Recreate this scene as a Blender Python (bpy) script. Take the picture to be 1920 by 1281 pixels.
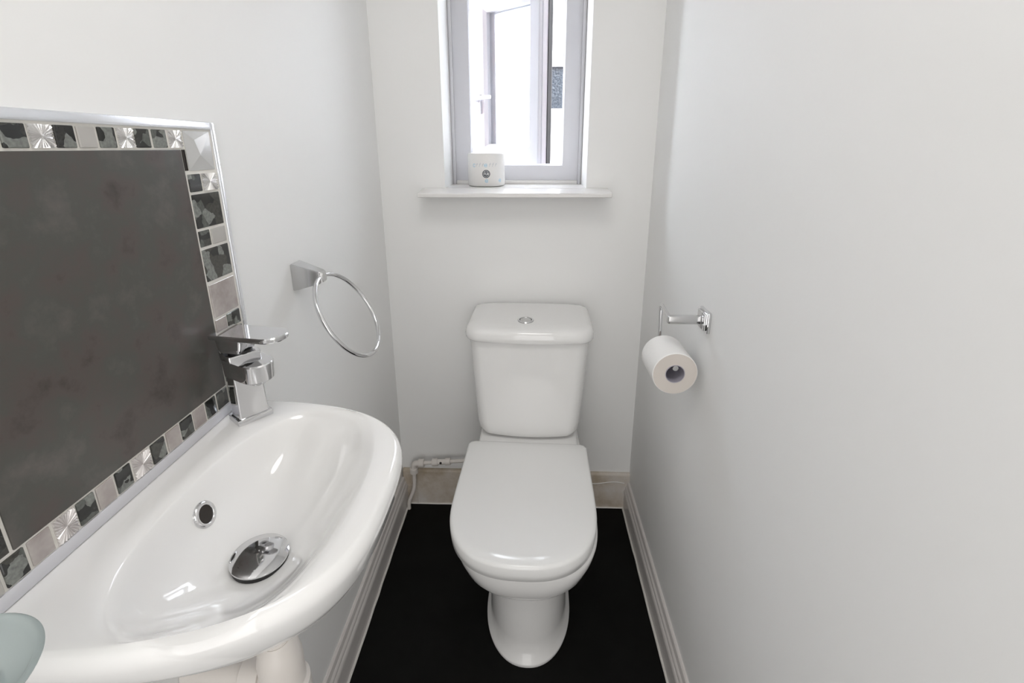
import bpy, bmesh, math, random
from mathutils import Vector, Matrix
PI = math.pi
R = math.radians
random.seed(7)
scene = bpy.context.scene
for o in list(bpy.data.objects):
    bpy.data.objects.remove(o)

# ------------------------------------------------------------------ camera
cam_data = bpy.data.cameras.new('camera')
cam = bpy.data.objects.new('camera', cam_data)
scene.collection.objects.link(cam)
scene.camera = cam
pitch, yaw, roll = .2874, .0367, -.0024
Fv = Vector((-math.sin(yaw) * math.cos(pitch), math.cos(yaw) * math.cos(pitch), -math.sin(pitch)))
R0 = Vector((math.cos(yaw), math.sin(yaw), 0))
U0 = R0.cross(Fv)
Rv = R0 * math.cos(roll) + U0 * math.sin(roll)
Uv = -R0 * math.sin(roll) + U0 * math.cos(roll)
cam.matrix_world = Matrix(((Rv.x, Uv.x, -Fv.x, 0), (Rv.y, Uv.y, -Fv.y, 0), (Rv.z, Uv.z, -Fv.z, 1.292), (0, 0, 0, 1)))
cam_data.sensor_width = 36
cam_data.lens = 894.6 / 1920 * 36
cam_data.shift_y = -100.5 / 1920
cam_data.clip_start = .01

# ------------------------------------------------------------------ world, lights, exposure
world = bpy.data.worlds.new('world')
scene.world = world
world.use_nodes = True
bg = world.node_tree.nodes['Background']
bg.inputs['Color'].default_value = (.86, .92, 1, 1)
bg.inputs['Strength'].default_value = 15

def area(name, loc, size, power, color, rot=(0, 0, 0), size_y=None):
    l = bpy.data.lights.new(name, 'AREA')
    l.energy = power
    l.color = color
    if size_y:
        l.shape = 'RECTANGLE'; l.size = size; l.size_y = size_y
    else:
        l.shape = 'DISK'; l.size = size
    o = bpy.data.objects.new(name, l)
    o.location = loc; o.rotation_euler = rot
    scene.collection.objects.link(o)
    return o
area('ceiling_light', (.0, .25, 2.30), .5, 3.6, (1, .975, .95))
area('added_door_fill', (-.03, -.78, 1.02), .70, 7.0, (1, .985, .975), (R(90), 0, 0), 1.9)  # added room fill standing in front of the closed door, not a real source
scene.view_settings.view_transform = 'Standard'
scene.view_settings.look = 'None'
scene.view_settings.exposure = 0.37
scene.view_settings.gamma = 1
scene.view_settings.use_curve_mapping = False

# ------------------------------------------------------------------ materials
def mat(name, color, rough=.5, metal=0, spec=.5, coat=0, bump=None, var=None, **kw):
    m = bpy.data.materials.new(name)
    m.use_nodes = True
    nt = m.node_tree
    b = nt.nodes['Principled BSDF']
    b.inputs['Base Color'].default_value = (*color, 1)
    b.inputs['Roughness'].default_value = rough
    b.inputs['Metallic'].default_value = metal
    b.inputs['Specular IOR Level'].default_value = spec
    b.inputs['Coat Weight'].default_value = coat
    for k, v in kw.items():
        b.inputs[k.replace('_', ' ')].default_value = v
    tc = nt.nodes.new('ShaderNodeTexCoord')
    if bump:
        sc, st, dist = bump
        n = nt.nodes.new('ShaderNodeTexNoise'); n.inputs['Scale'].default_value = sc; n.inputs['Detail'].default_value = 4
        bp = nt.nodes.new('ShaderNodeBump'); bp.inputs['Strength'].default_value = st; bp.inputs['Distance'].default_value = dist
        nt.links.new(tc.outputs['Object'], n.inputs['Vector'])
        nt.links.new(n.outputs['Fac'], bp.inputs['Height'])
        nt.links.new(bp.outputs['Normal'], b.inputs['Normal'])
    if var:
        sc, stops, detail = var
        n = nt.nodes.new('ShaderNodeTexNoise'); n.inputs['Scale'].default_value = sc; n.inputs['Detail'].default_value = detail
        n.inputs['Roughness'].default_value = .62
        r = nt.nodes.new('ShaderNodeValToRGB')
        el = r.color_ramp.elements
        while len(el) < len(stops): el.new(.5)
        for e, (p, c) in zip(el, stops):
            e.position = p; e.color = (*c, 1)
        nt.links.new(tc.outputs['Object'], n.inputs['Vector'])
        nt.links.new(n.outputs['Fac'], r.inputs['Fac'])
        nt.links.new(r.outputs['Color'], b.inputs['Base Color'])
    return m

M = {}
M['wall'] = mat('wall_paint', (.875, .875, .865), .55, bump=(60, .12, .002), spec=.35)
M['ceiling'] = mat('ceiling_paint', (.88, .88, .87), .8)
M['gloss'] = mat('white_gloss_paint', (.78, .765, .75), .22, bump=(30, .1, .002))
M['skirt_face'] = mat('skirting_paint', (.70, .67, .65), .3, bump=(25, .15, .002))
M['stained'] = mat('stained_skirting_paint', (.6, .55, .48), .45, bump=(40, .3, .003),
                   var=(9, [(.3, (.42, .34, .24)), (.5, (.60, .54, .47)), (.7, (.68, .65, .62))], 5))
M['floor'] = mat('black_vinyl', (.006, .006, .0055), .6, spec=.12, bump=(120, .1, .001),
                 var=(7, [(.35, (.0030, .0030, .0027)), (.62, (.0052, .0052, .0048))], 6))
M['sealant'] = mat('white_sealant', (.78, .76, .72), .4, bump=(90, .4, .002))
M['ceramic'] = mat('white_ceramic', (.87, .865, .855), .07, spec=.55, coat=.3, Coat_Roughness=.03)
M['seat'] = mat('white_seat_plastic', (.89, .89, .88), .12, spec=.5)
M['plastic'] = mat('white_plastic', (.74, .70, .66), .35)
M['upvc'] = mat('white_upvc', (.64, .64, .675), .22)
M['chrome'] = mat('chrome', (.70, .70, .71), .06, metal=1)
M['chrome_dull'] = mat('brushed_chrome', (.60, .60, .60), .2, metal=1)
M['trim'] = mat('polished_edge_trim', (.86, .88, .92), .18, metal=.75)
M['black'] = mat('black_rubber', (.012, .012, .012), .45)
M['hole'] = mat('dark_hole', (.02, .015, .012), .6)
M['grout'] = mat('white_grout', (.74, .72, .67), .7, bump=(200, .4, .001))
M['paper'] = mat('toilet_paper', (.86, .85, .83), .9, bump=(300, .3, .001), spec=.1)
M['paper_end'] = mat('toilet_paper_cut_edge', (.68, .63, .585), .95, spec=.1)
M['card'] = mat('cardboard_core', (.42, .40, .46), .85, spec=.1)
M['wrap'] = mat('printed_wrapper', (.80, .79, .77), .35, bump=(40, .35, .004))
M['blue'] = mat('light_blue_print', (.33, .62, .78), .5)
M['greyprint'] = mat('dark_grey_print', (.09, .095, .105), .5)
M['paleprint'] = mat('pale_grey_print', (.58, .60, .63), .5)
M['centre'] = mat('mottled_stone_tile', (.1, .09, .085), .34, spec=.45, bump=(14, .12, .002),
                  var=(15, [(.30, (.044, .036, .032)), (.43, (.084, .069, .063)), (.54, (.072, .072, .064)), (.72, (.125, .110, .102))], 10))
M['marble'] = mat('dark_marbled_glass', (.1, .11, .1), .08, spec=.6)
M['pearl'] = mat('beige_pearl_glass', (.4, .37, .35), .15, spec=.6,
                 var=(30, [(.35, (.33, .29, .275)), (.65, (.46, .42, .40))], 3))
M['plain'] = mat('plain_grey_tile', (.44, .425, .40), .35)
M['silver'] = mat('silver_relief_tile', (.80, .79, .78), .2, metal=.75)
M['silverflat'] = mat('pale_silver_relief_tile', (.72, .69, .68), .22, metal=.45)
M['corner'] = mat('faceted_white_tile', (.52, .52, .51), .12, spec=.6)
M['spacer'] = mat('grey_spacer_bar', (.36, .38, .42), .4)
M['render'] = mat('white_render', (.92, .92, .92), .9, bump=(40, .3, .004))
M['brick'] = mat('brown_brickwork', (.20, .13, .10), .9, bump=(60, .5, .004))
M['paving'] = mat('grey_paving', (.22, .22, .21), .9, bump=(30, .4, .004))
M['door'] = mat('varnished_door', (.16, .12, .09), .4, var=(6, [(.3, (.12, .09, .065)), (.7, (.19, .145, .11))], 6))
M['lamp'] = mat('lamp_glass', (.9, .9, .88), .3)
# marbled glass: dark pieces in a pale grey-green ground
nt = M['marble'].node_tree; b = nt.nodes['Principled BSDF']
tc = nt.nodes.new('ShaderNodeTexCoord')
vo = nt.nodes.new('ShaderNodeTexVoronoi'); vo.inputs['Scale'].default_value = 62
no = nt.nodes.new('ShaderNodeTexNoise'); no.inputs['Scale'].default_value = 60; no.inputs['Detail'].default_value = 5
mx = nt.nodes.new('ShaderNodeVectorMath'); mx.operation = 'MULTIPLY_ADD'
mx.inputs[1].default_value = (.012, .012, .012)
ramp = nt.nodes.new('ShaderNodeValToRGB')
ramp.color_ramp.interpolation = 'CONSTANT'
el = ramp.color_ramp.elements
for _ in range(3): el.new(.5)
for e, (p, c) in zip(el, [(0, (.010, .011, .010)), (.36, (.085, .092, .083)), (.52, (.022, .022, .020)), (.66, (.18, .19, .175)), (.85, (.045, .045, .038))]):
    e.position = p; e.color = (*c, 1)
n2 = nt.nodes.new('ShaderNodeTexNoise'); n2.inputs['Scale'].default_value = 260; n2.inputs['Detail'].default_value = 4
mc = nt.nodes.new('ShaderNodeMix'); mc.data_type = 'RGBA'; mc.blend_type = 'OVERLAY'; mc.inputs['Factor'].default_value = .7
nt.links.new(tc.outputs['Object'], no.inputs['Vector'])
nt.links.new(no.outputs['Color'], mx.inputs[0]); nt.links.new(tc.outputs['Object'], mx.inputs[2])
nt.links.new(mx.outputs[0], vo.inputs['Vector'])
sep = nt.nodes.new('ShaderNodeSeparateColor')
nt.links.new(vo.outputs['Color'], sep.inputs[0]); nt.links.new(sep.outputs[0], ramp.inputs['Fac'])
nt.links.new(tc.outputs['Object'], n2.inputs['Vector'])
nt.links.new(ramp.outputs['Color'], mc.inputs[6]); nt.links.new(n2.outputs['Fac'], mc.inputs[7])
nt.links.new(mc.outputs[2], b.inputs['Base Color'])

def glassmat(name, color, rough, ior, bump):
    m = mat(name, color, rough, bump=bump)
    b = m.node_tree.nodes['Principled BSDF']
    b.inputs['Transmission Weight'].default_value = 1
    b.inputs['IOR'].default_value = ior
    return m
M['obscure'] = glassmat('obscure_glass', (.97, .985, .99), .35, 1.2, (90, .5, .004))
M['frosted'] = mat('frosted_glass', (.62, .69, .685), .38, spec=.45, Transmission_Weight=.65, IOR=1.35)
M['bluepane'] = mat('textured_blue_pane', (.33, .42, .50), .25,
                    var=(90, [(.35, (.018, .025, .034)), (.65, (.050, .062, .072))], 3), bump=(60, .6, .01))

# ------------------------------------------------------------------ mesh helpers
def link(o, parent=None):
    scene.collection.objects.link(o)
    if parent: o.parent = parent
    return o

def obj(name, bm, m, parent=None, smooth=False, mats=None, angle=35):
    bmesh.ops.recalc_face_normals(bm, faces=bm.faces)
    me = bpy.data.meshes.new(name)
    bm.to_mesh(me); bm.free()
    for mm in (mats or [m]): me.materials.append(mm)
    if smooth:
        me.polygons.foreach_set('use_smooth', [True] * len(me.polygons))
        me.set_sharp_from_angle(angle=R(angle))
    return link(bpy.data.objects.new(name, me), parent)

def tag(o, label=None, cat=None, group=None, kind=None):
    if label: o['label'] = label
    if cat: o['category'] = cat
    if group: o['group'] = group
    if kind: o['kind'] = kind
    return o

def empty(name, loc=(0, 0, 0), rz=0, parent=None):
    o = bpy.data.objects.new(name, None)
    o.location = loc; o.rotation_euler = (0, 0, rz); o.empty_display_size = .05
    return link(o, parent)

def box(bm, x0, x1, y0, y1, z0, z1, bev=0, seg=2, M4=None):
    g = bmesh.ops.create_cube(bm, size=1)
    vs = g['verts']
    for v in vs:
        v.co = Vector(((x0 + x1) / 2 + v.co.x * (x1 - x0), (y0 + y1) / 2 + v.co.y * (y1 - y0), (z0 + z1) / 2 + v.co.z * (z1 - z0)))
    if bev:
        es = list({e for v in vs for e in v.link_edges})
        r = bmesh.ops.bevel(bm, geom=es, offset=bev, segments=seg, profile=.5, affect='EDGES')
        vs = list(set(r['verts']) | {v for v in vs if v.is_valid})
    if M4:
        for v in vs: v.co = M4 @ v.co
    return bm

def B(*a, **k):
    bm = bmesh.new(); box(bm, *a, **k); return bm

def loft(bm, rings, cap0=True, cap1=True, closed=True):
    vr = [[bm.verts.new(p) for p in r] for r in rings]
    n = len(rings[0])
    for a, b_ in zip(vr, vr[1:]):
        for i in range(n if closed else n - 1):
            j = (i + 1) % n
            bm.faces.new((a[i], a[j], b_[j], b_[i]))
    if cap0: bm.faces.new(vr[0][::-1])
    if cap1: bm.faces.new(vr[-1])
    return bm

def lathe(bm, prof, n=32, M4=None, cap0=True, cap1=True):
    rings = []
    for r, z in prof:
        ring = []
        for i in range(n):
            a = 2 * PI * i / n
            p = Vector((r * math.cos(a), r * math.sin(a), z))
            ring.append(M4 @ p if M4 else p)
        rings.append(ring)
    return loft(bm, rings, cap0, cap1)

def axis_m(loc, d):
    d = Vector(d).normalized()
    return Matrix.Translation(loc) @ d.to_track_quat('Z', 'Y').to_matrix().to_4x4()

def cyl(bm, p0, p1, r0, r1=None, n=24):
    p0, p1 = Vector(p0), Vector(p1)
    L = (p1 - p0).length
    c = min(.0006, r0 * .2)
    r1 = r0 if r1 is None else r1
    return lathe(bm, [(r0 - c, 0), (r0, c), (r1, L - c), (r1 - c, L)], n, axis_m(p0, p1 - p0))

def smooth_path(pts, rad, seg=6):
    pts = [Vector(p) for p in pts]; out = [pts[0]]
    for a, b_, c in zip(pts, pts[1:], pts[2:]):
        d0 = (a - b_); d1 = (c - b_)
        r = min(rad, d0.length * .48, d1.length * .48)
        s = b_ + d0.normalized() * r; e = b_ + d1.normalized() * r
        for i in range(seg + 1):
            t = i / seg
            out.append(s * (1 - t) ** 2 + b_ * 2 * t * (1 - t) + e * t * t)
    out.append(pts[-1])
    return out

def tube(bm, pts, r, n=12):
    pts = [Vector(p) for p in pts]
    rings = []; prev = None
    for i, p in enumerate(pts):
        t = (pts[min(i + 1, len(pts) - 1)] - pts[max(i - 1, 0)]).normalized()
        if prev is None:
            up = Vector((0, 0, 1)) if abs(t.z) < .9 else Vector((1, 0, 0))
            nrm = t.cross(up).normalized()
        else:
            nrm = (prev - t * prev.dot(t)).normalized()
        prev = nrm; bn = t.cross(nrm)
        rr = r[i] if isinstance(r, (list, tuple)) else r
        rings.append([p + nrm * rr * math.cos(2 * PI * k / n) + bn * rr * math.sin(2 * PI * k / n) for k in range(n)])
    return loft(bm, rings)

# ------------------------------------------------------------------ the room
XL, XR, YB, YF, ZC = -.464, .374, 1.5, -.85, 2.36
S = 'structure'
WX0, WX1, WZ0, WZ1 = -.262, .1735, 1.1690, 1.93       # window opening
tag(obj('floor', B(XL - .1, XR + .1, YF - .1, YB + .02, -.05, 0), M['floor']), kind=S)
tag(obj('ceiling', B(XL - .1, XR + .1, YF - .1, YB + .3, ZC, ZC + .05), M['ceiling']), kind=S)
tag(obj('wall_left', B(XL - .1, XL, YF - .1, YB + .3, 0, ZC), M['wall']), kind=S)
tag(obj('wall_right', B(XR, XR + .1, YF - .1, YB + .3, 0, ZC), M['wall']), kind=S)
bm = bmesh.new()
xs = [XL, WX0, WX1, XR]; zs = [0, WZ0, WZ1, ZC]; yy = [YB, YB + .20]
V = {}
for i, x in enumerate(xs):
    for j, z in enumerate(zs):
        for k, y in enumerate(yy):
            V[i, j, k] = bm.verts.new((x, y, z))
for i in range(3):
    for j in range(3):
        if (i, j) != (1, 1):
            for k in (0, 1):
                bm.faces.new([V[i, j, k], V[i + 1, j, k], V[i + 1, j + 1, k], V[i, j + 1, k]])
for a, b_ in (((1, 1), (1, 2)), ((1, 2), (2, 2)), ((2, 2), (2, 1)), ((2, 1), (1, 1))):
    bm.faces.new([V[a[0], a[1], 0], V[b_[0], b_[1], 0], V[b_[0], b_[1], 1], V[a[0], a[1], 1]])
wbk = tag(obj('wall_back', bm, M['wall']), kind=S)
bm = bmesh.new()
for a in ((-2.2, WX0 + .004, 0, 2.7), (WX1 - .004, 2.2, 0, 2.7), (WX0 + .004, WX1 - .004, 0, WZ0), (WX0 + .004, WX1 - .004, WZ1 - .004, 2.7)):
    box(bm, a[0], a[1], YB + .2405, YB + .34, a[2], a[3])
obj('bounce_cut_brickwork', bm, M['brick'], wbk)  # unseen dark outer layer, added to cut light bounced onto the casement
# wall behind the camera with a doorway
bm = bmesh.new()
box(bm, XL, -.36, YF - .1, YF, 0, ZC); box(bm, .30, XR, YF - .1, YF, 0, ZC); box(bm, -.36, .30, YF - .1, YF, 2.03, ZC)
tag(obj('wall_front', bm, M['wall']), kind=S)
d = empty('door_1', (-.03, YF - .03, 0)); tag(d, kind=S)
obj('door_leaf', B(-.33, .33, -.04, 0, 0, 2.03, bev=.002), M['door'], d)
for s in (-1, 1):
    for z0, z1 in ((.25, .85), (1.0, 1.85)):
        obj('door_panel', B(s * .155 - .11, s * .155 + .11, 0, .008, z0, z1, bev=.004), M['door'], d)
bm = bmesh.new(); cyl(bm, (.27, 0, 1.0), (.27, .05, 1.0), .01); tube(bm, smooth_path([(.27, .045, 1.0), (.17, .045, 1.0)], .01), .009)
obj('door_handle', bm, M['chrome'], d, smooth=True)
# ceiling lamp: base ring and glass bowl (its light is the area lamp above)
lt = empty('ceiling_lamp', (.0, .25, ZC)); tag(lt, 'flush round ceiling lamp with a chrome base ring, above the toilet room', 'lamp')
bm = bmesh.new(); lathe(bm, [(.14, 0), (.14, -.025), (.13, -.03)], 40); obj('lamp_base', bm, M['chrome_dull'], lt, smooth=True)
bm = bmesh.new(); lathe(bm, [(.125, -.03), (.12, -.042), (.09, -.05), (.01, -.053)], 40); obj('lamp_shade', bm, M['lamp'], lt, smooth=True)

# moulded skirting boards on the long walls
def skirt(name, x, s, y0, y1, H=.117):
    # profile in (out, z): ogee top, groove, flat face
    prof = [(0, H), (.004, H), (.007, H - .003), (.0085, H - .010), (.0095, H - .017), (.0135, H - .022), (.0145, H - .027),
            (.0135, H - .030), (.0165, H - .034), (.0185, H - .040), (.0185, H - .046), (.0165, H - .0475), (.0165, 0), (0, 0)]
    bm = bmesh.new()
    loft(bm, [[Vector((x + s * o, y, z)) for o, z in prof] for y in (y0, y1)])
    t = tag(obj(name, bm, M['skirt_face'], smooth=True, angle=30), kind=S)
    bm = bmesh.new()
    pts = []; n = 60
    for i in range(n + 1):
        y = y0 + (y1 - y0) * i / n
        pts.append((x + s * (.0185 + random.uniform(-.0008, .0008)), y, .001))
    tube(bm, pts, .0035, 6)
    o = obj('sealant_bead', bm, M['sealant'], t, smooth=True)
    return t
skirt('baseboard_left', XL, 1, YF, YB - .013)
skirt('baseboard_right', XR, -1, YF, YB - .013, .114)
bm = bmesh.new()
prof = [(0, .148), (.007, .148), (.0115, .144), (.013, .138), (.012, .119), (.013, .105), (.013, 0), (0, 0)]
loft(bm, [[Vector((x, YB - o, z)) for o, z in prof] for x in (XL + .003, XR)])
bb = tag(obj('baseboard_back', bm, M['stained'], smooth=True), kind=S)
bm = bmesh.new(); tube(bm, [(XL + .055 + random.uniform(-.0015, .0015), YB - .013, .004 + .134 * i / 14) for i in range(15)], .003, 6)
obj('cracked_filler', bm, M['stained'], bb, smooth=True)
bm = bmesh.new(); tube(bm, [(XL + .02 + (XR - XL - .04) * i / 30, YB - .0145, .001 + random.uniform(-.0006, .0006)) for i in range(31)], .003, 6)
obj('sealant_bead', bm, M['sealant'], bb, smooth=True)
bm = bmesh.new(); tube(bm, [(.20 + .155 * i / 12, YB - .0135, .112 - .006 * math.sin(i * .5) - i * .0004) for i in range(13)], .0016, 6)
obj('paint_ridge', bm, M['gloss'], bb, smooth=True)

# ------------------------------------------------------------------ window
win = empty('window_1', ((WX0 + WX1) / 2, YB + .18, WZ0)); tag(win, kind=S)
def loc(v): return Vector(v) - Vector(win.location)
def wb(name, x0, x1, y0, y1, z0, z1, m, bev=.003, parent=win):
    bm = bmesh.new(); box(bm, x0, x1, y0, y1, z0, z1, bev)
    bmesh.ops.translate(bm, verts=bm.verts, vec=-Vector(win.location))
    return obj(name, bm, m, parent, smooth=True)
# sill board
bm = bmesh.new(); box(bm, WX0, WX1, YB - .004, YB + .20, 1.1500, 1.1702)
sp_ = [(-.088, 1.1490), (-.0905, 1.1515), (-.0905, 1.1590), (-.0880, 1.1618), (-.060, 1.1655), (0, 1.1700), (0, 1.1490)]
loft(bm, [[Vector((x, YB + y * k, z)) for y, z in sp_] for x, k in ((-.3305, .97), (-.3290, 1), (.2380, 1), (.2395, .97))])
bmesh.ops.translate(bm, verts=bm.verts, vec=-Vector(win.location))
obj('window_sill', bm, M['gloss'], win, smooth=True)
FY0, FY1 = YB + .172, YB + .24
fw = .056
# quadrant beads round the frame
wb('bead', WX0, WX0 + .012, FY0 - .012, FY0, WZ0, WZ1, M['upvc'], .004)
wb('bead', WX1 - .012, WX1, FY0 - .012, FY0, WZ0, WZ1, M['upvc'], .004)
wb('bead', WX0 + .012, WX1 - .012, FY0 - .012, FY0, WZ0, WZ0 + .014, M['gloss'], .004)
# fixed outer frame, four members with a step towards the opening
x0, x1, z0, z1 = WX0, WX1, WZ0, WZ1
bm = bmesh.new()
def member(prof, path):
    # prof: (inset, y); path corners as (x, z, sx, sz)
    rings = [[Vector((x + sx * i, y, z + sz * i)) for i, y in prof] for x, z, sx, sz in path]
    loft(bm, rings + [rings[0]], False, False)
prof = [(0, FY0), (fw + .006, FY0), (fw + .009, FY0 + .004), (fw + .012, FY0 + .018), (fw + .012, FY0 + .022), (fw - .004, FY0 + .026), (fw - .004, FY1), (0, FY1)]
member(prof, [(x0, z0, 1, 1), (x1, z0, -1, 1), (x1, z1, -1, -1), (x0, z1, 1, -1)])
bmesh.ops.translate(bm, verts=bm.verts, vec=-Vector(win.location))
obj('outer_frame', bm, M['upvc'], win, smooth=True, angle=25)
# open casement, hinged at the right and swung outwards: local x from hinge edge to handle edge, y outwards
ax = Vector((-.779, .627, 0)); ay = Vector((.627, .779, 0))
c0 = Vector((.0275, 1.739, 1.229))
CM = Matrix(((ax.x, ay.x, 0, c0.x), (ax.y, ay.y, 0, c0.y), (0, 0, 1, c0.z), (0, 0, 0, 1)))
CM = Matrix.Translation(-Vector(win.location)) @ CM
CW, CH, T = .322, .597, .066
gl, gr, gb, gt = .046, .246, .074, CH - .075
bm = bmesh.new()
prof = [(0, .0), (-.9, 0), (-1, .008), (-1, .030), (-.94, .034)]
outer = [(0, 0), (CW, 0), (CW, CH), (0, CH)]
inner = [(gl, gb), (gr, gb), (gr, gt), (gl, gt)]
rings = []
for (ox, oz), (ix, iz) in zip(outer, inner):
    L = Vector((ix - ox, 0, iz - oz)); o_ = Vector((ox, 0, oz))
    ring = []
    for f, y in [(0, .004), (.05, 0), (.84, 0), (.88, .003), (.99, .010), (1, .016), (1, .030), (.90, .030), (.90, .038), (1.0, .038), (1.0, T), (0.12, T), (0.12, .052), (.06, .052), (.06, .034), (.02, .034), (.02, .022), (.07, .022), (.07, .014), (0, .014)]:
        p = o_ + L * f; p.y = y
        ring.append(CM @ p)
    rings.append(ring)
loft(bm, rings + [rings[0]], False, False)
cas = obj('casement', bm, M['upvc'], win, smooth=True, angle=25)
bm = bmesh.new(); box(bm, gl - .004, gr + .004, .0305, .0365, gb - .004, gt + .004, M4=CM)
obj('glass_pane', bm, M['obscure'], cas)
bm = bmesh.new()
for a in ((gl, gl + .011, gb, gt), (gr - .024, gr, gb, gt), (gl + .011, gr - .024, gt - .006, gt - .002)):
    box(bm, a[0], a[1], .0262, .0302, a[2], a[3], M4=CM)
obj('spacer_bar', bm, M['spacer'], cas)
bm = bmesh.new(); box(bm, .0005, .014, .0663, .0775, .004, CH - .004, .002, M4=CM)
obj('gasket', bm, M['black'], cas)
bm = bmesh.new(); box(bm, .0005, .0035, .053, .0665, .004, CH - .004, M4=CM)
obj('gasket', bm, M['black'], cas)
# handle: base plate, neck and lever
bm = bmesh.new()
hx = .280; hz = .227
box(bm, hx - .012, hx + .012, -.010, 0, hz - .045, hz + .025, .004, M4=CM)
box(bm, hx - .008, hx + .008, -.032, -.008, hz - .004, hz + .014, .004, M4=CM)
box(bm, hx - .085, hx + .006, -.036, -.024, hz + .002, hz + .016, .005, M4=CM)
hd = obj('window_handle', bm, M['upvc'], cas, smooth=True)
bm = bmesh.new(); cyl(bm, CM @ Vector((hx - .001, -.0105, hz - .034)), CM @ Vector((hx - .001, -.012, hz - .034)), .003, n=12)
obj('screw', bm, M['chrome'], cas, smooth=True)
# friction stay
bm = bmesh.new(); box(bm, .02, .16, .02, .034, -.008, -.003, M4=CM)
obj('friction_stay', bm, M['chrome_dull'], cas)

# neighbouring building seen through the gap
nb = empty('neighbouring_house', (.3, 3.4, 0)); tag(nb, 'white rendered house wall seen outside the open window', 'building')
obj('wall', B(-2.2, 2.2, 0, .2, 0, 2.5), M['render'], nb)
obj('coping', B(-2.25, 2.25, -.04, .24, 2.5, 2.56, bev=.01), M['render'], nb)
f = bmesh.new()
for a in ((-.52, .10, 1.475, 1.535), (-.52, .10, 1.79, 1.85), (-.52, -.46, 1.535, 1.79), (.04, .10, 1.535, 1.79)):
    box(f, a[0], a[1], -.03, 0, a[2], a[3], .004)
fo = obj('window', f, M['upvc'], nb)
obj('pane', B(-.46, .04, -.012, -.002, 1.535, 1.79), M['bluepane'], fo)
gd = tag(obj('ground', B(-3, 3, YB + .26, 3.6, -.05, 0), M['paving']), kind=S)

# ------------------------------------------------------------------ tiled splashback
sb = empty('tile_splashback', (XL, .487, .90))
tag(sb, 'dark mottled tile panel bordered by small mosaics, on the left wall above the basin', 'splashback')
PX = XL
PY0, PY1, PZ0, PZ1 = .262, .7095, .9025, 1.3265
def sbo(name, bm, m, parent=sb, **k):
    bmesh.ops.translate(bm, verts=bm.verts, vec=-Vector(sb.location))
    return obj(name, bm, m, parent, **k)
sbo('grout_bed', B(PX, PX + .0066, PY0 + .006, PY1 - .006, PZ0, PZ1 - .006), M['grout'])
# polished edge trims, the bottom one white
sbo('edge_trim', B(PX, PX + .0095, PY0, PY1 - .0085, PZ1 - .0105, PZ1, bev=.0018), M['trim'], smooth=True)
sbo('edge_trim', B(PX, PX + .0095, PY1 - .0085, PY1, PZ0, PZ1, bev=.0018), M['trim'], smooth=True)
sbo('edge_trim', B(PX, PX + .0095, PY0, PY0 + .0085, PZ0, PZ1 - .0105, bev=.0018), M['trim'], smooth=True)
sbo('bottom_trim', B(PX, PX + .0085, PY0 + .0085, PY1 - .0085, PZ0, .9175, bev=.0012, seg=2), M['upvc'], smooth=True)
CY0, CY1, CZ0, CZ1 = .325, .6335, .948, 1.2895
sbo('centre_tile', B(PX + .003, PX + .0080, CY0, CY1, CZ0, CZ1, bev=.0008), M['centre'])
TX = PX + .0083
def tile(y0, y1, z0, z1, kind):
    g = .0006
    j = lambda: random.uniform(-.0004, .0004)
    y0 += g; y1 -= g; z0 += g; z1 -= g
    bm = bmesh.new()
    if kind in ('S', 'A'):     # starburst relief
        cy, cz = (y0 + y1) / 2, (z0 + z1) / 2
        hw, hh = (y1 - y0) / 2, (z1 - z0) / 2
        n = 48; outer = []; mid = []
        for i in range(n):
            a = 2 * PI * i / n
            c, s = math.cos(a), math.sin(a)
            k = 1 / max(abs(c), abs(s))
            outer.append((cy + hw * k * c, cz + hh * k * s))
            mid.append((cy + hw * .26 * c, cz + hh * .26 * s))
        vo_ = [bm.verts.new((TX - .0002 + (.0014 if i % 2 else -.0012), p[0], p[1])) for i, p in enumerate(outer)]
        vm = [bm.verts.new((TX + (.0005 if i % 2 else -.0003), p[0], p[1])) for i, p in enumerate(mid)]
        vb = [bm.verts.new((PX + .004, p[0], p[1])) for p in outer]
        vc = bm.verts.new((TX + .0004, cy, cz))
        for i in range(n):
            k = (i + 1) % n
            bm.faces.new((vo_[i], vo_[k], vm[k], vm[i])); bm.faces.new((vm[i], vm[k], vc)); bm.faces.new((vb[i], vb[k], vo_[k], vo_[i]))
        bm.faces.new(vb[::-1])
        return sbo('mosaic_tile', bm, M['silver' if kind == 'S' else 'silverflat'])
    if kind == 'F':            # faceted corner piece
        q = [(y0, z0), (y1, z0), (y1, z1), (y0, z1)]
        vb = [bm.verts.new((PX + .004, *p)) for p in q]; vt = [bm.verts.new((TX - .001, *p)) for p in q]
        w, h = y1 - y0, z1 - z0
        k = [bm.verts.new((TX + .0025, y0 + w * .42, z0 + h * .40)), bm.verts.new((TX + .0012, y0 + w * .66, z0 + h * .62)), bm.verts.new((TX + .0018, y0 + w * .3, z0 + h * .78))]
        for i in range(4): bm.faces.new((vb[i], vb[(i + 1) % 4], vt[(i + 1) % 4], vt[i]))
        bm.faces.new(vb[::-1])
        bm.faces.new((vt[0], vt[1], k[0])); bm.faces.new((vt[1], k[1], k[0])); bm.faces.new((vt[1], vt[2], k[1])); bm.faces.new((vt[2], k[2], k[1]))
        bm.faces.new((vt[2], vt[3], k[2])); bm.faces.new((vt[3], vt[0], k[0], k[2])); bm.faces.new((k[0], k[1], k[2]))
        return sbo('mosaic_tile', bm, M['corner'])
    box(bm, PX + .003, TX + j(), y0, y1, z0, z1, bev=.0007, seg=1)
    return sbo('mosaic_tile', bm, M[{'D': 'marble', 'P': 'plain', 'B': 'pearl'}[kind]])
TZ0, TZ1 = 1.2915, 1.3140
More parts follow.
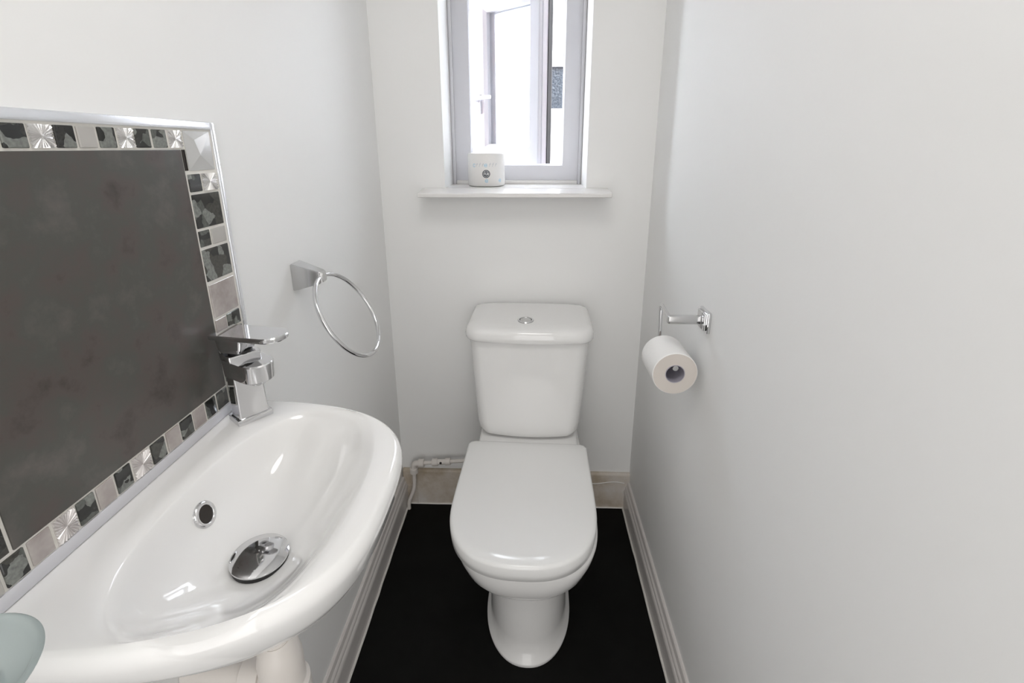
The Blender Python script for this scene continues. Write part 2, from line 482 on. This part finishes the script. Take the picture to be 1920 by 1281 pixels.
for y0, y1, k in [(.292, .314, 'S'), (.317, .339, 'P'), (.342, .364, 'D'), (.3665, .3885, 'B'), (.391, .4125, 'D'),
                  (.4145, .4385, 'D'), (.4395, .4635, 'S'), (.4645, .4865, 'D'), (.4885, .5105, 'P'), (.5130, .5355, 'D'),
                  (.5375, .5605, 'S'), (.5620, .5855, 'D'), (.5888, .6122, 'D'), (.6150, .6390, 'S')]:
    tile(y0, y1, TZ0, TZ1, k)
tile(.6430, .6975, 1.2615, 1.3140, 'F')
for y in (.6355, .6390):
    sbo('filler_strip', B(PX + .004, TX - .0002, y, y + .0016, 1.2625, 1.2895), M['hole'])
for y0, y1, z0, z1, k in [(.637, .6625, 1.2335, 1.2580, 'D'), (.6645, .6965, 1.2335, 1.2580, 'S'), (.637, .6965, 1.1835, 1.2310, 'D'),
                          (.637, .6610, 1.1575, 1.1810, 'D'), (.6635, .6965, 1.1575, 1.1810, 'P'), (.637, .6965, 1.1075, 1.1545, 'D'),
                          (.637, .6965, 1.0530, 1.1040, 'B'), (.637, .6620, 1.0270, 1.0505, 'B'), (.6645, .6965, 1.0270, 1.0505, 'D'),
                          (.637, .6620, 1.0015, 1.0245, 'D'), (.6645, .6965, 1.0015, 1.0245, 'D'), (.637, .6965, .9505, .9990, 'D'),
                          (.637, .6620, .9235, .9470, 'P'), (.6645, .6965, .9235, .9470, 'D')]:
    tile(y0, y1, z0, z1, k)
BZ0, BZ1 = .9185, .9462
row = [('D', .6095, .6345), ('D', .5845, .6070), ('B', .5585, .5825), ('D', .5335, .5565), ('B', .5080, .5315), ('D', .4825, .5055),
       ('A', .4545, .4805), ('D', .4305, .4525), ('B', .4065, .4285), ('D', .3835, .4050), ('A', .3590, .3820), ('B', .3345, .3570), ('D', .3115, .3325), ('P', .2925, .3095)]
for k, y0, y1 in row: tile(y0, y1, BZ0, BZ1, k)
z = .9480
for i, (h, k) in enumerate([(.05, 'D'), (.0245, 'S'), (.05, 'B'), (.0245, 'D'), (.05, 'D'), (.0245, 'P'), (.05, 'D'), (.0245, 'D'), (.0430, 'B')]):
    tile(.2735, .322, z + .001, z + h - .001, k); z += h
tile(.2735, .2895, 1.2915, 1.3140, 'D'); tile(.2735, .2905, BZ0, BZ1, 'D')

# ------------------------------------------------------------------ wash basin
ba = empty('wash_basin', (XL, .468, .90))
tag(ba, 'white ceramic wall-hung wash basin under the tiled splashback', 'basin')
def bo(name, bm, m, parent=ba, **k):
    bmesh.ops.translate(bm, verts=bm.verts, vec=-Vector(ba.location))
    return obj(name, bm, m, parent, **k)
ZR = .902
C0 = Vector((-.312, .474)); DR = Vector((-.3185, .4445))
YC, HW, PROJ = .470, .207, .301
def ray_hit(f, c, a):
    lo, hi = 0, .6
    dx, dy = math.cos(a), math.sin(a)
    for _ in range(40):
        m_ = (lo + hi) / 2
        if f(c.x + dx * m_, c.y + dy * m_) < 0: lo = m_
        else: hi = m_
    return Vector((c.x + dx * lo, c.y + dy * lo))
def f_out(x, y):
    if x < XL + .0005: return 1
    return abs((y - YC) / HW) ** 3.0 + max(0, (x - XL) / PROJ) ** 2.7 - 1
def f_in(x, y):
    px = .104 if x < -.306 else .108
    p, q = (2.5, 2.5) if y < .4655 else (2.3, 2.25)
    return abs((y - .4655) / .1850) ** p + abs((x + .306) / px) ** q - 1
N = 144
ang = []
outl = []; inl = []
for i in range(N):
    a = 2 * PI * i / N
    # more samples where the outline turns
    outl.append(ray_hit(f_out, C0, a)); inl.append(ray_hit(f_in, C0, a))
rings = []
def clampx(p): return Vector((max(p[0], XL + .0005), p[1], p[2]))
def outring(s, z, off=0):
    r = []
    for o in outl:
        v = o - C0; L = v.length
        p = C0 + v * s - v.normalized() * off
        if o.x < XL + .002: p = Vector((o.x if s > .9 else C0.x + v.x * s, p.y))
        r.append(clampx((p.x, p.y, z)))
    return r
rings += [outring(.16, .768), outring(.30, .772), outring(.52, .785), outring(.72, .808), outring(.88, .838), outring(.955, .858),
          outring(1, .8720, .004), outring(1, .8800, .0010), outring(1, .8870, 0), outring(1, .8935, .0012), outring(1, .8985, .0042), outring(1, .9012, .0070), outring(1, .9020, .0100)]
def mixring(t, z):
    return [Vector((*(a * (1 - t) + b_ * t), z)) for a, b_ in zip([Vector(p[:2]) for p in rings[12]], inl)]
rings += [mixring(.30, .9018), mixring(.65, .9013)]
STEEP = [(1.0, .0026), (.98, .006), (.955, .0125), (.925, .023), (.89, .035), (.84, .0470), (.77, .0570), (.68, .0650), (.57, .0720), (.45, .0780), (.33, .0820), (.22, .0845), (.12, .0860), (.05, .0865)]
SOFT = [(1.0, .0015), (.98, .0026), (.955, .0047), (.925, .0080), (.89, .0124), (.84, .0195), (.77, .0300), (.68, .0435), (.57, .0585), (.45, .0715), (.33, .0800), (.22, .0845), (.12, .0862), (.05, .0865)]
for (q, d0), (_, d1) in zip(STEEP, SOFT):
    r = []
    for p in inl:
        e = Vector(((p.x + .306) / .106, (p.y - .4655) / .185)).normalized()
        w = max(0, min(1, (-e.x + .05) / .95)); w = w * w * (3 - 2 * w)
        c = DR * (1 - q) + C0 * q
        v = c + (p - C0) * q
        r.append(Vector((v.x, v.y, ZR - (d0 * w + d1 * (1 - w)))))
    rings.append(r)
bm = bmesh.new(); loft(bm, rings)
bo('bowl', bm, M['ceramic'], smooth=True, angle=80)
# overflow: chrome ring and dark hole in the back of the bowl
ib = min(range(N), key=lambda i: abs(inl[i].y - .4720) + (9 if inl[i].x > C0.x else 0))
col_ = [r[ib] for r in rings[13:]]
on = Vector((.95, -.03, .30)); op = Vector((-.399, .4735, .86))
for p, q in zip(col_, col_[1:]):
    if p.z >= .8590 > q.z:
        t_ = (p.z - .8590) / (p.z - q.z)
        op = p.lerp(q, t_); dd = q - p
        on = Vector((-dd.z, 0, dd.x)).normalized()
op += on * .0006
bm = bmesh.new(); A = axis_m(op, on)
lathe(bm, [(.0108, .0000), (.0108, .0028), (.0122, .0038), (.0150, .0030), (.0166, .0008), (.0166, -.008)], 36, A, False, False)
ov = bo('overflow_ring', bm, M['chrome'], smooth=True, angle=60)
bm = bmesh.new(); lathe(bm, [(.0109, -.001), (.0109, .0008)], 24, A); bo('overflow_hole', bm, M['hole'], ov)
# pop-up waste: chrome dome over a black seal
wp = Vector((-.3185, .4440, .8160))
A = axis_m(wp, (.05, -.03, 1))
bm = bmesh.new(); lathe(bm, [(.0285, -.002), (.0310, .000), (.0315, .0070), (.030, .0085)], 48, A); sl = bo('waste_seal', bm, M['black'], smooth=True)
bm = bmesh.new(); lathe(bm, [(.0310, .0080), (.0325, .0090), (.0322, .0105), (.029, .0118), (.020, .0134), (.010, .0142), (.001, .0144)], 48, A, False)
pl = bo('waste_plug', bm, M['chrome'], smooth=True, angle=50)
bm = bmesh.new(); lathe(bm, [(.0026, .012), (.0026, .0130)], 14, axis_m(wp + Vector((-.0125, -.0185, -.0003)), (.05, -.03, 1))); bo('plug_hole', bm, M['hole'], pl)

# bottle trap below the basin
bt = empty('bottle_trap', (-.330, .462, .40)); tag(bt, 'white plastic bottle trap hanging under the wash basin', 'pipe')
def prf(name, prof, m=M['plastic'], p=bt, n=36):
    bm = bmesh.new(); lathe(bm, prof, n); return obj(name, bm, m, p, smooth=True)
prf('tail_pipe', [(.017, .25), (.017, .372)])
prf('top_nut', [(.026, .335), (.029, .338), (.029, .362), (.024, .367)])
prf('trap_body', [(.022, .09), (.026, .10), (.028, .13), (.0285, .238), (.024, .262), (.018, .27)])
prf('collar', [(.0285, .150), (.0330, .153), (.0340, .172), (.0330, .190), (.0285, .194)])
prf('trap_cup', [(.014, .0), (.024, .006), (.030, .02), (.031, .10), (.0285, .112)])
bm = bmesh.new(); cyl(bm, (-.020, 0, .205), (-.1335, 0, .205), .0165); obj('outlet_pipe', bm, M['plastic'], bt, smooth=True)
bm = bmesh.new(); cyl(bm, (-.026, 0, .205), (-.052, 0, .205), .022); obj('outlet_nut', bm, M['plastic'], bt, smooth=True)

# ------------------------------------------------------------------ tap
tp = empty('mixer_tap', (-.4185, .6245, ZR), R(-38))
tag(tp, 'chrome single-lever basin mixer tap at the far back corner of the basin', 'tap')
bm = bmesh.new(); box(bm, -.018, .0185, -.025, .025, -.002, .0085, .0018); obj('tap_base', bm, M['chrome'], tp, smooth=True)
def rect(cx, cy, hx_, hy, z, r=.003, n=4):
    pts = []
    for sx, sy, a0 in ((1, 1, 0), (-1, 1, 90), (-1, -1, 180), (1, -1, 270)):
        for i in range(n + 1):
            a = R(a0 + 90 * i / n)
            pts.append(Vector((cx + sx * (hx_ - r) + r * math.cos(a), cy + sy * (hy - r) + r * math.sin(a), z)))
    return pts
bm = bmesh.new()
loft(bm, [rect(0, 0, .0158, .0218, .0075), rect(0, 0, .0150, .0208, .014), rect(-.001, 0, .0150, .0198, .06), rect(-.002, 0, .0175, .0215, .092), rect(-.003, 0, .0190, .0225, .104), rect(-.003, 0, .0185, .0220, .1065)])
obj('tap_body', bm, M['chrome'], tp, smooth=True, angle=30)
# spout: flat bar with a round nose
def dshape(xb, xf, hw, z, n=18, taper=1.0):
    pts = [Vector((xb, -hw * taper, z))]
    cx = xf - hw
    for i in range(n + 1):
        a = -PI / 2 + PI * i / n
        pts.append(Vector((cx + hw * math.cos(a), hw * math.sin(a), z)))
    pts.append(Vector((xb, hw * taper, z)))
    return pts
bm = bmesh.new()
loft(bm, [dshape(-.01, .0520, .0200, .070), dshape(-.01, .0550, .0222, .0725), dshape(-.01, .0575, .0235, .0965), dshape(-.01, .0560, .0228, .0985)])
sp = obj('spout', bm, M['chrome'], tp, smooth=True, angle=30)
sp.rotation_euler = (0, 0, R(10))
bm = bmesh.new(); lathe(bm, [(.010, .064), (.011, .065), (.011, .071)], 20, Matrix.Translation((.033, 0, 0))); obj('aerator', bm, M['chrome_dull'], sp, smooth=True)
bm = bmesh.new(); lathe(bm, [(.016, .106), (.016, .110)], 24); obj('collar', bm, M['black'], tp, smooth=True)
hn = empty('lever_handle', (0, 0, .109), R(29), tp)
bm = bmesh.new(); loft(bm, [rect(-.004, 0, .0165, .0165, 0, .004), rect(-.002, 0, .0190, .0195, .008, .004), rect(0, 0, .0215, .0215, .023, .004)])
obj('lever_block', bm, M['chrome'], hn, smooth=True)
bm = bmesh.new()
loft(bm, [dshape(-.026, .0760, .0225, .0215), dshape(-.027, .0775, .0235, .0230), dshape(-.027, .0780, .0238, .0275), dshape(-.026, .0765, .0228, .0290)])
obj('lever', bm, M['chrome'], hn, smooth=True, angle=30)

# ------------------------------------------------------------------ towel ring
tr = empty('towel_ring', (XL, .903, 1.047)); tag(tr, 'chrome towel ring sticking out from the left wall beyond the basin', 'towel ring')
bm = bmesh.new()
def rectx(x, hy, z0, z1, yo=0): return [Vector((x, yo - hy, z0)), Vector((x, yo + hy, z0)), Vector((x, yo + hy, z1)), Vector((x, yo - hy, z1))]
loft(bm, [rectx(0, .0185, -.0265, .0275), rectx(.004, .0185, -.0260, .0275), rectx(.052, .0125, -.0140, .0105), rectx(.058, .0100, -.0105, .0075)])
bmesh.ops.bevel(bm, geom=list(bm.edges), offset=.0012, segments=2, affect='EDGES')
obj('wall_bracket', bm, M['chrome_dull'], tr, smooth=True)
bm = bmesh.new()
cen = Vector((-.366, .905, .966)) - Vector(tr.location); rr = .0925
d = Vector((.5, -.03, -.866)).normalized(); t = Vector((.035, 1, 0)).normalized(); t = (t - d * t.dot(d)).normalized()
tube_pts = [cen + (d * math.cos(a) + t * math.sin(a)) * rr for a in [2 * PI * i / 96 for i in range(96)]]
nrm = d.cross(t)
rings = []
for p in tube_pts:
    o = (p - cen).normalized()
    rings.append([p + o * .0045 * math.cos(2 * PI * k / 12) + nrm * .0045 * math.sin(2 * PI * k / 12) for k in range(12)])
loft(bm, rings + [rings[0]], False, False)
bmesh.ops.remove_doubles(bm, verts=bm.verts, dist=1e-6)
obj('ring', bm, M['chrome'], tr, smooth=True)

# ------------------------------------------------------------------ frosted glass dish on its wall bracket
tb = empty('soap_dish', (-.3805, .201, .938)); tag(tb, 'round frosted glass soap dish in front of the near end of the basin', 'soap dish')
bm = bmesh.new()
lathe(bm, [(.001, 0), (.030, 0), (.0345, .0015), (.0480, .0125), (.0565, .0205), (.0575, .0222), (.0562, .0234), (.0530, .0228), (.0515, .0205), (.0470, .0150), (.0345, .0062), (.0320, .0042), (.001, .004)], 72)
obj('glass_body', bm, M['frosted'], tb, smooth=True, angle=60)
hb = empty('soap_dish_holder', (XL, .201, .930)); tag(hb, 'chrome wall bracket carrying the frosted glass soap dish', 'holder')
bm = bmesh.new(); box(bm, 0, .008, -.02, .02, -.02, .02, .002); obj('wall_plate', bm, M['chrome'], hb, smooth=True)
bm = bmesh.new(); box(bm, .006, .052, -.006, .006, -.006, .006, .002); obj('arm', bm, M['chrome'], hb, smooth=True)
bm = bmesh.new()
rings = []
for i in range(48):
    a = 2 * PI * i / 48; o = Vector((math.cos(a), math.sin(a), 0)); p = Vector((.0835, 0, .0045)) + o * .0330
    rings.append([p + o * .0030 * math.cos(2 * PI * k / 8) + Vector((0, 0, .0030 * math.sin(2 * PI * k / 8))) for k in range(8)])
loft(bm, rings + [rings[0]], False, False); bmesh.ops.remove_doubles(bm, verts=bm.verts, dist=1e-6)
obj('holding_ring', bm, M['chrome'], hb, smooth=True)

# ------------------------------------------------------------------ toilet roll holder and roll
rh = empty('toilet_roll_holder', (XR, .957, .943)); tag(rh, 'chrome toilet roll holder with a bent wire arm on the right wall', 'roll holder')
bm = bmesh.new(); box(bm, -.007, 0, -.026, .026, -.023, .022, .0015); obj('wall_plate', bm, M['chrome'], rh, smooth=True)
bm = bmesh.new(); box(bm, -.0125, -.006, -.021, .021, -.018, .018, .001); obj('plate_step', bm, M['chrome'], rh, smooth=True)
bm = bmesh.new(); box(bm, -.082, -.011, -.007, .007, -.0095, .0085, .004, 3); obj('arm', bm, M['chrome_dull'], rh, smooth=True)
bm = bmesh.new()
pts = smooth_path([(-.076, .004, .002), (-.070, .094, .004), (-.066, .094, -.100), (-.0625, -.018, -.101)], .016, 8)
tube(bm, pts, .0042, 14); obj('wire_arm', bm, M['chrome'], rh, smooth=True)
bm = bmesh.new(); cyl(bm, (-.0625, -.018, -.101), (-.0624, -.026, -.101), .0065); obj('wire_tip', bm, M['chrome_dull'], rh, smooth=True)
ro = empty('hanging_toilet_roll', (.3115, .93, .829)); tag(ro, 'white toilet roll hanging on the chrome holder', 'toilet roll')
AY = axis_m((0, 0, 0), (0.0, 1, 0))
bm = bmesh.new(); lathe(bm, [(.0205, .0008), (.0460, .0008), (.0475, .002), (.0478, .100), (.0465, .1015), (.0205, .1015)], 64, AY, False, False)
rp = obj('paper', bm, M['paper'], ro, smooth=True, mats=[M['paper'], M['paper_end']])
for p in rp.data.polygons:
    if abs(p.normal.y) > .9: p.material_index = 1
bm = bmesh.new(); lathe(bm, [(.0206, .0), (.0206, .102), (.0192, .102), (.0192, .0), (.0206, .0)], 40, AY, False, False)
obj('cardboard_core', bm, M['card'], ro, smooth=True)

# toilet roll on the sill, printed wrapper
rs = empty('toilet_roll_on_sill', (-.1410, 1.597, 1.1704)); tag(rs, 'wrapped toilet roll standing at the left end of the window sill', 'toilet roll')
RR, RH = .0600, .103
bm = bmesh.new(); lathe(bm, [(.020, .0012), (.052, .0), (.0580, .002), (RR, .006), (RR, RH - .005), (RR - .002, RH - .001), (RR - .006, RH), (.020, RH - .0015), (.0195, RH - .006), (.0195, .002)], 72, None, False, False)
obj('wrapped_paper', bm, M['wrap'], rs, smooth=True)
bm = bmesh.new(); lathe(bm, [(.0197, .004), (.0197, RH - .003), (.0185, RH - .003), (.0185, .004)], 32, None, False, False); obj('cardboard_core', bm, M['card'], rs, smooth=True)
fa = -PI / 2 + .07     # direction facing the camera
def wrap_poly(bm, polys, a0, zc, rad=RR + .00025):
    for poly in polys:
        vs = [bm.verts.new((rad * math.cos(a0 + u / RR), rad * math.sin(a0 + u / RR), zc + w)) for u, w in poly]
        bm.faces.new(vs)
def ringpolys(r0, r1, a0=0, a1=360, n=20, cx=0, cz=0, sx=1):
    out = []
    for i in range(n):
        a, b_ = R(a0 + (a1 - a0) * i / n), R(a0 + (a1 - a0) * (i + 1) / n)
        out.append([(cx + sx * r0 * math.cos(a), cz + r0 * math.sin(a)), (cx + sx * r1 * math.cos(a), cz + r1 * math.sin(a)), (cx + sx * r1 * math.cos(b_), cz + r1 * math.sin(b_)), (cx + sx * r0 * math.cos(b_), cz + r0 * math.sin(b_))])
    return out
bm = bmesh.new(); wrap_poly(bm, ringpolys(0.0001, .0125, n=28), fa, .040); obj('round_emblem', bm, M['greyprint'], rs)
bm = bmesh.new(); wrap_poly(bm, ringpolys(.0088, .0098, n=24), fa, .040, RR + .0005)
wrap_poly(bm, [[(-.0055, .006), (-.0032, .006), (.0005, -.0055), (-.0010, -.0055)], [(.0005, -.0055), (-.0010, -.0055), (.0020, .001), (.0032, .001)], [(.0015, .006), (.0035, .006), (.0055, -.0055), (.0038, -.0055)]], fa, .041, RR + .0005)
obj('emblem_lettering', bm, M['paleprint'], rs)
bm = bmesh.new()
for du, zc, k in ((.001, .0185, 1), (-.0405, .066, 0), (.0480, .0190, 1), (-.001, .066, 1)):
    wrap_poly(bm, ringpolys(.0036, .0052, 20, 330, 16), fa + du / RR, zc)
    if k: wrap_poly(bm, [[(-.004, -.0008), (.0045, -.0008), (.0045, .0008), (-.004, .0008)]], fa + du / RR, zc)
obj('blue_letters', bm, M['blue'], rs)
bm = bmesh.new()
for du, h in ((-.030, .010), (-.020, .012), (-.010, .010), (.012, .011), (.022, .012), (.032, .010)):
    wrap_poly(bm, [[(-.003, -h / 2), (-.0015, -h / 2), (.003, h / 2), (.0012, h / 2)], [(-.003, h * .1), (.003, h * .1), (.003, h * .1 + .0012), (-.003, h * .1 + .0012)]], fa + du / RR, .068)
obj('wrapper_lettering', bm, M['paleprint'], rs)

# ------------------------------------------------------------------ toilet
to = empty('toilet', (.008, 1.492, 0), R(-1.8)); tag(to, 'white close-coupled toilet with closed lid under the window', 'toilet')
def pan_ring(z, hw, yf, ym, hb_, yb, p=2.5, n=22, rc=.02):
    L = []
    # right side: from back to front, then mirrored
    L.append((hb_ - rc, yb)); L.append((hb_ - rc * .3, yb - rc * .3)); L.append((hb_, yb - rc))
    for i in range(1, 8):
        t = i / 8
        e = t * t * (3 - 2 * t)
        L.append((hb_ + (hw - hb_) * e, (yb - rc) + (ym - yb + rc) * t))
    for i in range(n + 1):
        a = PI / 2 * i / n
        L.append((hw * math.cos(a) ** (2 / p), ym + (yf - ym) * math.sin(a) ** (2 / p)))
    pts = [Vector((x, y, z)) for x, y in L] + [Vector((-x, y, z)) for x, y in L[::-1] if x > 1e-6]
    return pts
bm = bmesh.new()
secs = [(z_, h_, f_, m_, b_, k_, p_) for z_, h_, f_, m_, b_, k_, p_ in [(0, .1185, -.587, -.40, .113, -.10, 2.15), (.005, .1195, -.588, -.40, .113, -.10, 2.15), (.011, .1185, -.587, -.40, .111, -.10, 2.15), (.015, .1095, -.576, -.40, .105, -.10, 2.15),
        (.07, .106, -.572, -.41, .105, -.10, 2.2), (.14, .106, -.566, -.40, .103, -.10, 2.2), (.20, .108, -.566, -.40, .105, -.09, 2.2), (.235, .112, -.572, -.40, .110, -.08, 2.2),
        (.262, .126, -.605, -.41, .120, -.07, 2.3), (.285, .143, -.636, -.43, .130, -.06, 2.4), (.305, .156, -.655, -.44, .138, -.05, 2.5), (.33, .1675, -.670, -.45, .145, -.04, 2.6), (.36, .1755, -.678, -.47, .149, -.035, 2.6),
        (.382, .1785, -.680, -.48, .152, -.03, 2.6), (.392, .1775, -.678, -.48, .151, -.03, 2.6), (.3950, .172, -.672, -.48, .148, -.035, 2.6), (.3965, .14, -.64, -.47, .12, -.06, 2.6)]]
loft(bm, [pan_ring(z, hw, yf, ym, hb_, yb, p) for z, hw, yf, ym, hb_, yb, p in secs])
for v in bm.verts: v.co.x += .0055 + .0055 * max(0, min(1, (.30 - v.co.z) / .2))
obj('pan', bm, M['ceramic'], to, smooth=True, angle=70)
# flat cistern platform at the back of the pan
bm = bmesh.new(); box(bm, -.150, .150, -.262, -.02, .395, .436, .010, 3); obj('cistern_platform', bm, M['ceramic'], to, smooth=True)
def lid_ring(z, s): return [p + Vector((-.001, 0, 0)) for p in pan_ring(z, .1805 - s, -.693 + s, -.49, .1775 - s, -.242 - s, 2.55, rc=.016)]
bm = bmesh.new(); loft(bm, [lid_ring(.4030, .012), lid_ring(.4040, .008), lid_ring(.4080, .008), lid_ring(.4090, .012)]); obj('seat', bm, M['seat'], to, smooth=True)
bm = bmesh.new()
loft(bm, [lid_ring(.4095, .03), lid_ring(.4095, .012), lid_ring(.3985, .006), lid_ring(.3975, .0040), lid_ring(.3985, .0022), lid_ring(.4150, .0006), lid_ring(.4310, .0003), lid_ring(.4350, .0016), lid_ring(.4378, .0042), lid_ring(.4390, .0085), lid_ring(.4400, .03), lid_ring(.4405, .08)])
obj('seat_lid', bm, M['seat'], to, smooth=True, angle=60)
for s in (-1, 1):
    bm = bmesh.new(); cyl(bm, (s * .075 - .012, -.238, .4300), (s * .075 + .012, -.238, .4300), .0050); obj('hinge', bm, M['seat'], to, smooth=True)
def tank_ring(z, hw, d, bow=.018, rc=.035, rb=.012, yb=-.004, n=8):
    P = []
    def arc(cx, cy, r, a0, a1):
        for i in range(n + 1):
            a = R(a0 + (a1 - a0) * i / n); P.append([cx + r * math.cos(a), cy + r * math.sin(a)])
    arc(hw - rb, yb - rb, rb, 90, 0)
    arc(hw - rc, -d + rc, rc, 0, -90)
    for i in range(1, 12): P.append([(hw - rc) * (1 - 2 * i / 12), -d])
    arc(-hw + rc, -d + rc, rc, -90, -180)
    arc(-hw + rb, yb - rb, rb, 180, 90)
    out = []
    for x, y in P:
        k = max(0, (yb - y) / (d + yb))
        out.append(Vector((x, y - bow * (1 - (x / hw) ** 2) * k ** 2, z)))
    return out
ts = empty('cistern', (0, 0, 0), 0, to)
bm = bmesh.new()
tk = [(.4375, .120, .185), (.441, .136, .205), (.450, .147, .216), (.465, .1535, .221), (.49, .1565, .223), (.60, .1645, .222), (.70, .1715, .220), (.757, .1755, .219), (.762, .1755, .219)]
loft(bm, [tank_ring(z, hw, d_) for z, hw, d_ in tk]); obj('tank', bm, M['ceramic'], ts, smooth=True, angle=60)
bm = bmesh.new()
lk = [(.7560, .1815, .228), (.7575, .1845, .231), (.762, .1868, .2335), (.772, .1875, .2340), (.782, .1862, .2325), (.790, .1825, .2285), (.7955, .1755, .2210), (.7985, .163, .209), (.8000, .13, .18), (.8004, .06, .12)]
loft(bm, [tank_ring(z, hw, d_, .017, .045, .02) for z, hw, d_ in lk]); obj('tank_lid', bm, M['ceramic'], ts, smooth=True, angle=60)
bm = bmesh.new(); A = axis_m((-.011, -.170, .7995), (0, -.03, 1))
lathe(bm, [(.0235, 0), (.0240, .003), (.0225, .0048), (.0185, .0048), (.0180, .0030)], 40, A, True, False)
fb = obj('flush_button', bm, M['chrome'], ts, smooth=True, angle=50)
bm = bmesh.new(); lathe(bm, [(.0165, .001), (.0165, .0036), (.0155, .0044)], 36, A); obj('button_cap', bm, M['chrome_dull'], fb, smooth=True)
bm = bmesh.new(); lathe(bm, [(.0184, .0005), (.0184, .0022)], 36, A); obj('button_gap', bm, M['black'], fb)

# water supply pipe along the back wall
wp_ = empty('water_supply_pipe', (-.41, 1.466, 0)); tag(wp_, 'white plastic water pipe with elbow and valve in the left back corner', 'pipe')
ez = .1905
def pl_(v): return Vector(v) - Vector(wp_.location)
bm = bmesh.new(); tube(bm, [pl_((-.412, 1.466, ez)), pl_((-.150, 1.466, .2145))], .0068, 16); obj('horizontal_pipe', bm, M['plastic'], wp_, smooth=True)
bm = bmesh.new(); tube(bm, smooth_path([pl_((-.412, 1.466, ez)), pl_((-.4145, 1.466, .085)), pl_((-.4385, 1.458, .030)), pl_((-.4385, 1.458, -.004))], .03), .0068, 16); obj('drop_pipe', bm, M['plastic'], wp_, smooth=True)
bm = bmesh.new(); tube(bm, smooth_path([pl_((-.385, 1.466, ez + .003)), pl_((-.412, 1.466, ez)), pl_((-.413, 1.466, ez - .035))], .012, 8), .0108, 18); el_ = obj('elbow', bm, M['plastic'], wp_, smooth=True)
bm = bmesh.new(); cyl(bm, pl_((-.394, 1.466, ez + .002)), pl_((-.374, 1.466, ez + .0035)), .0150); obj('collar', bm, M['plastic'], wp_, smooth=True)
bm = bmesh.new(); cyl(bm, pl_((-.4125, 1.466, ez - .018)), pl_((-.4130, 1.466, ez - .038)), .0150); obj('collar', bm, M['plastic'], wp_, smooth=True)
bm = bmesh.new()
for a, b_, r in ((-.344, -.324, .0132), (-.326, -.294, .0100), (-.296, -.278, .0128)):
    cyl(bm, pl_((a, 1.466, ez + (a + .412) * .0916)), pl_((b_, 1.466, ez + (b_ + .412) * .0916)), r)
vv = obj('isolating_valve', bm, M['plastic'], wp_, smooth=True)
bm = bmesh.new(); cyl(bm, pl_((-.312, 1.458, .202)), pl_((-.312, 1.4545, .202)), .0042, n=14); obj('valve_slot', bm, M['hole'], vv)
bm = bmesh.new(); tube(bm, smooth_path([pl_((-.155, 1.466, .2135)), pl_((-.130, 1.466, .2155)), pl_((-.128, 1.466, .36)), pl_((-.128, 1.466, .3945))], .02), .0072, 14); obj('riser_pipe', bm, M['plastic'], wp_, smooth=True)
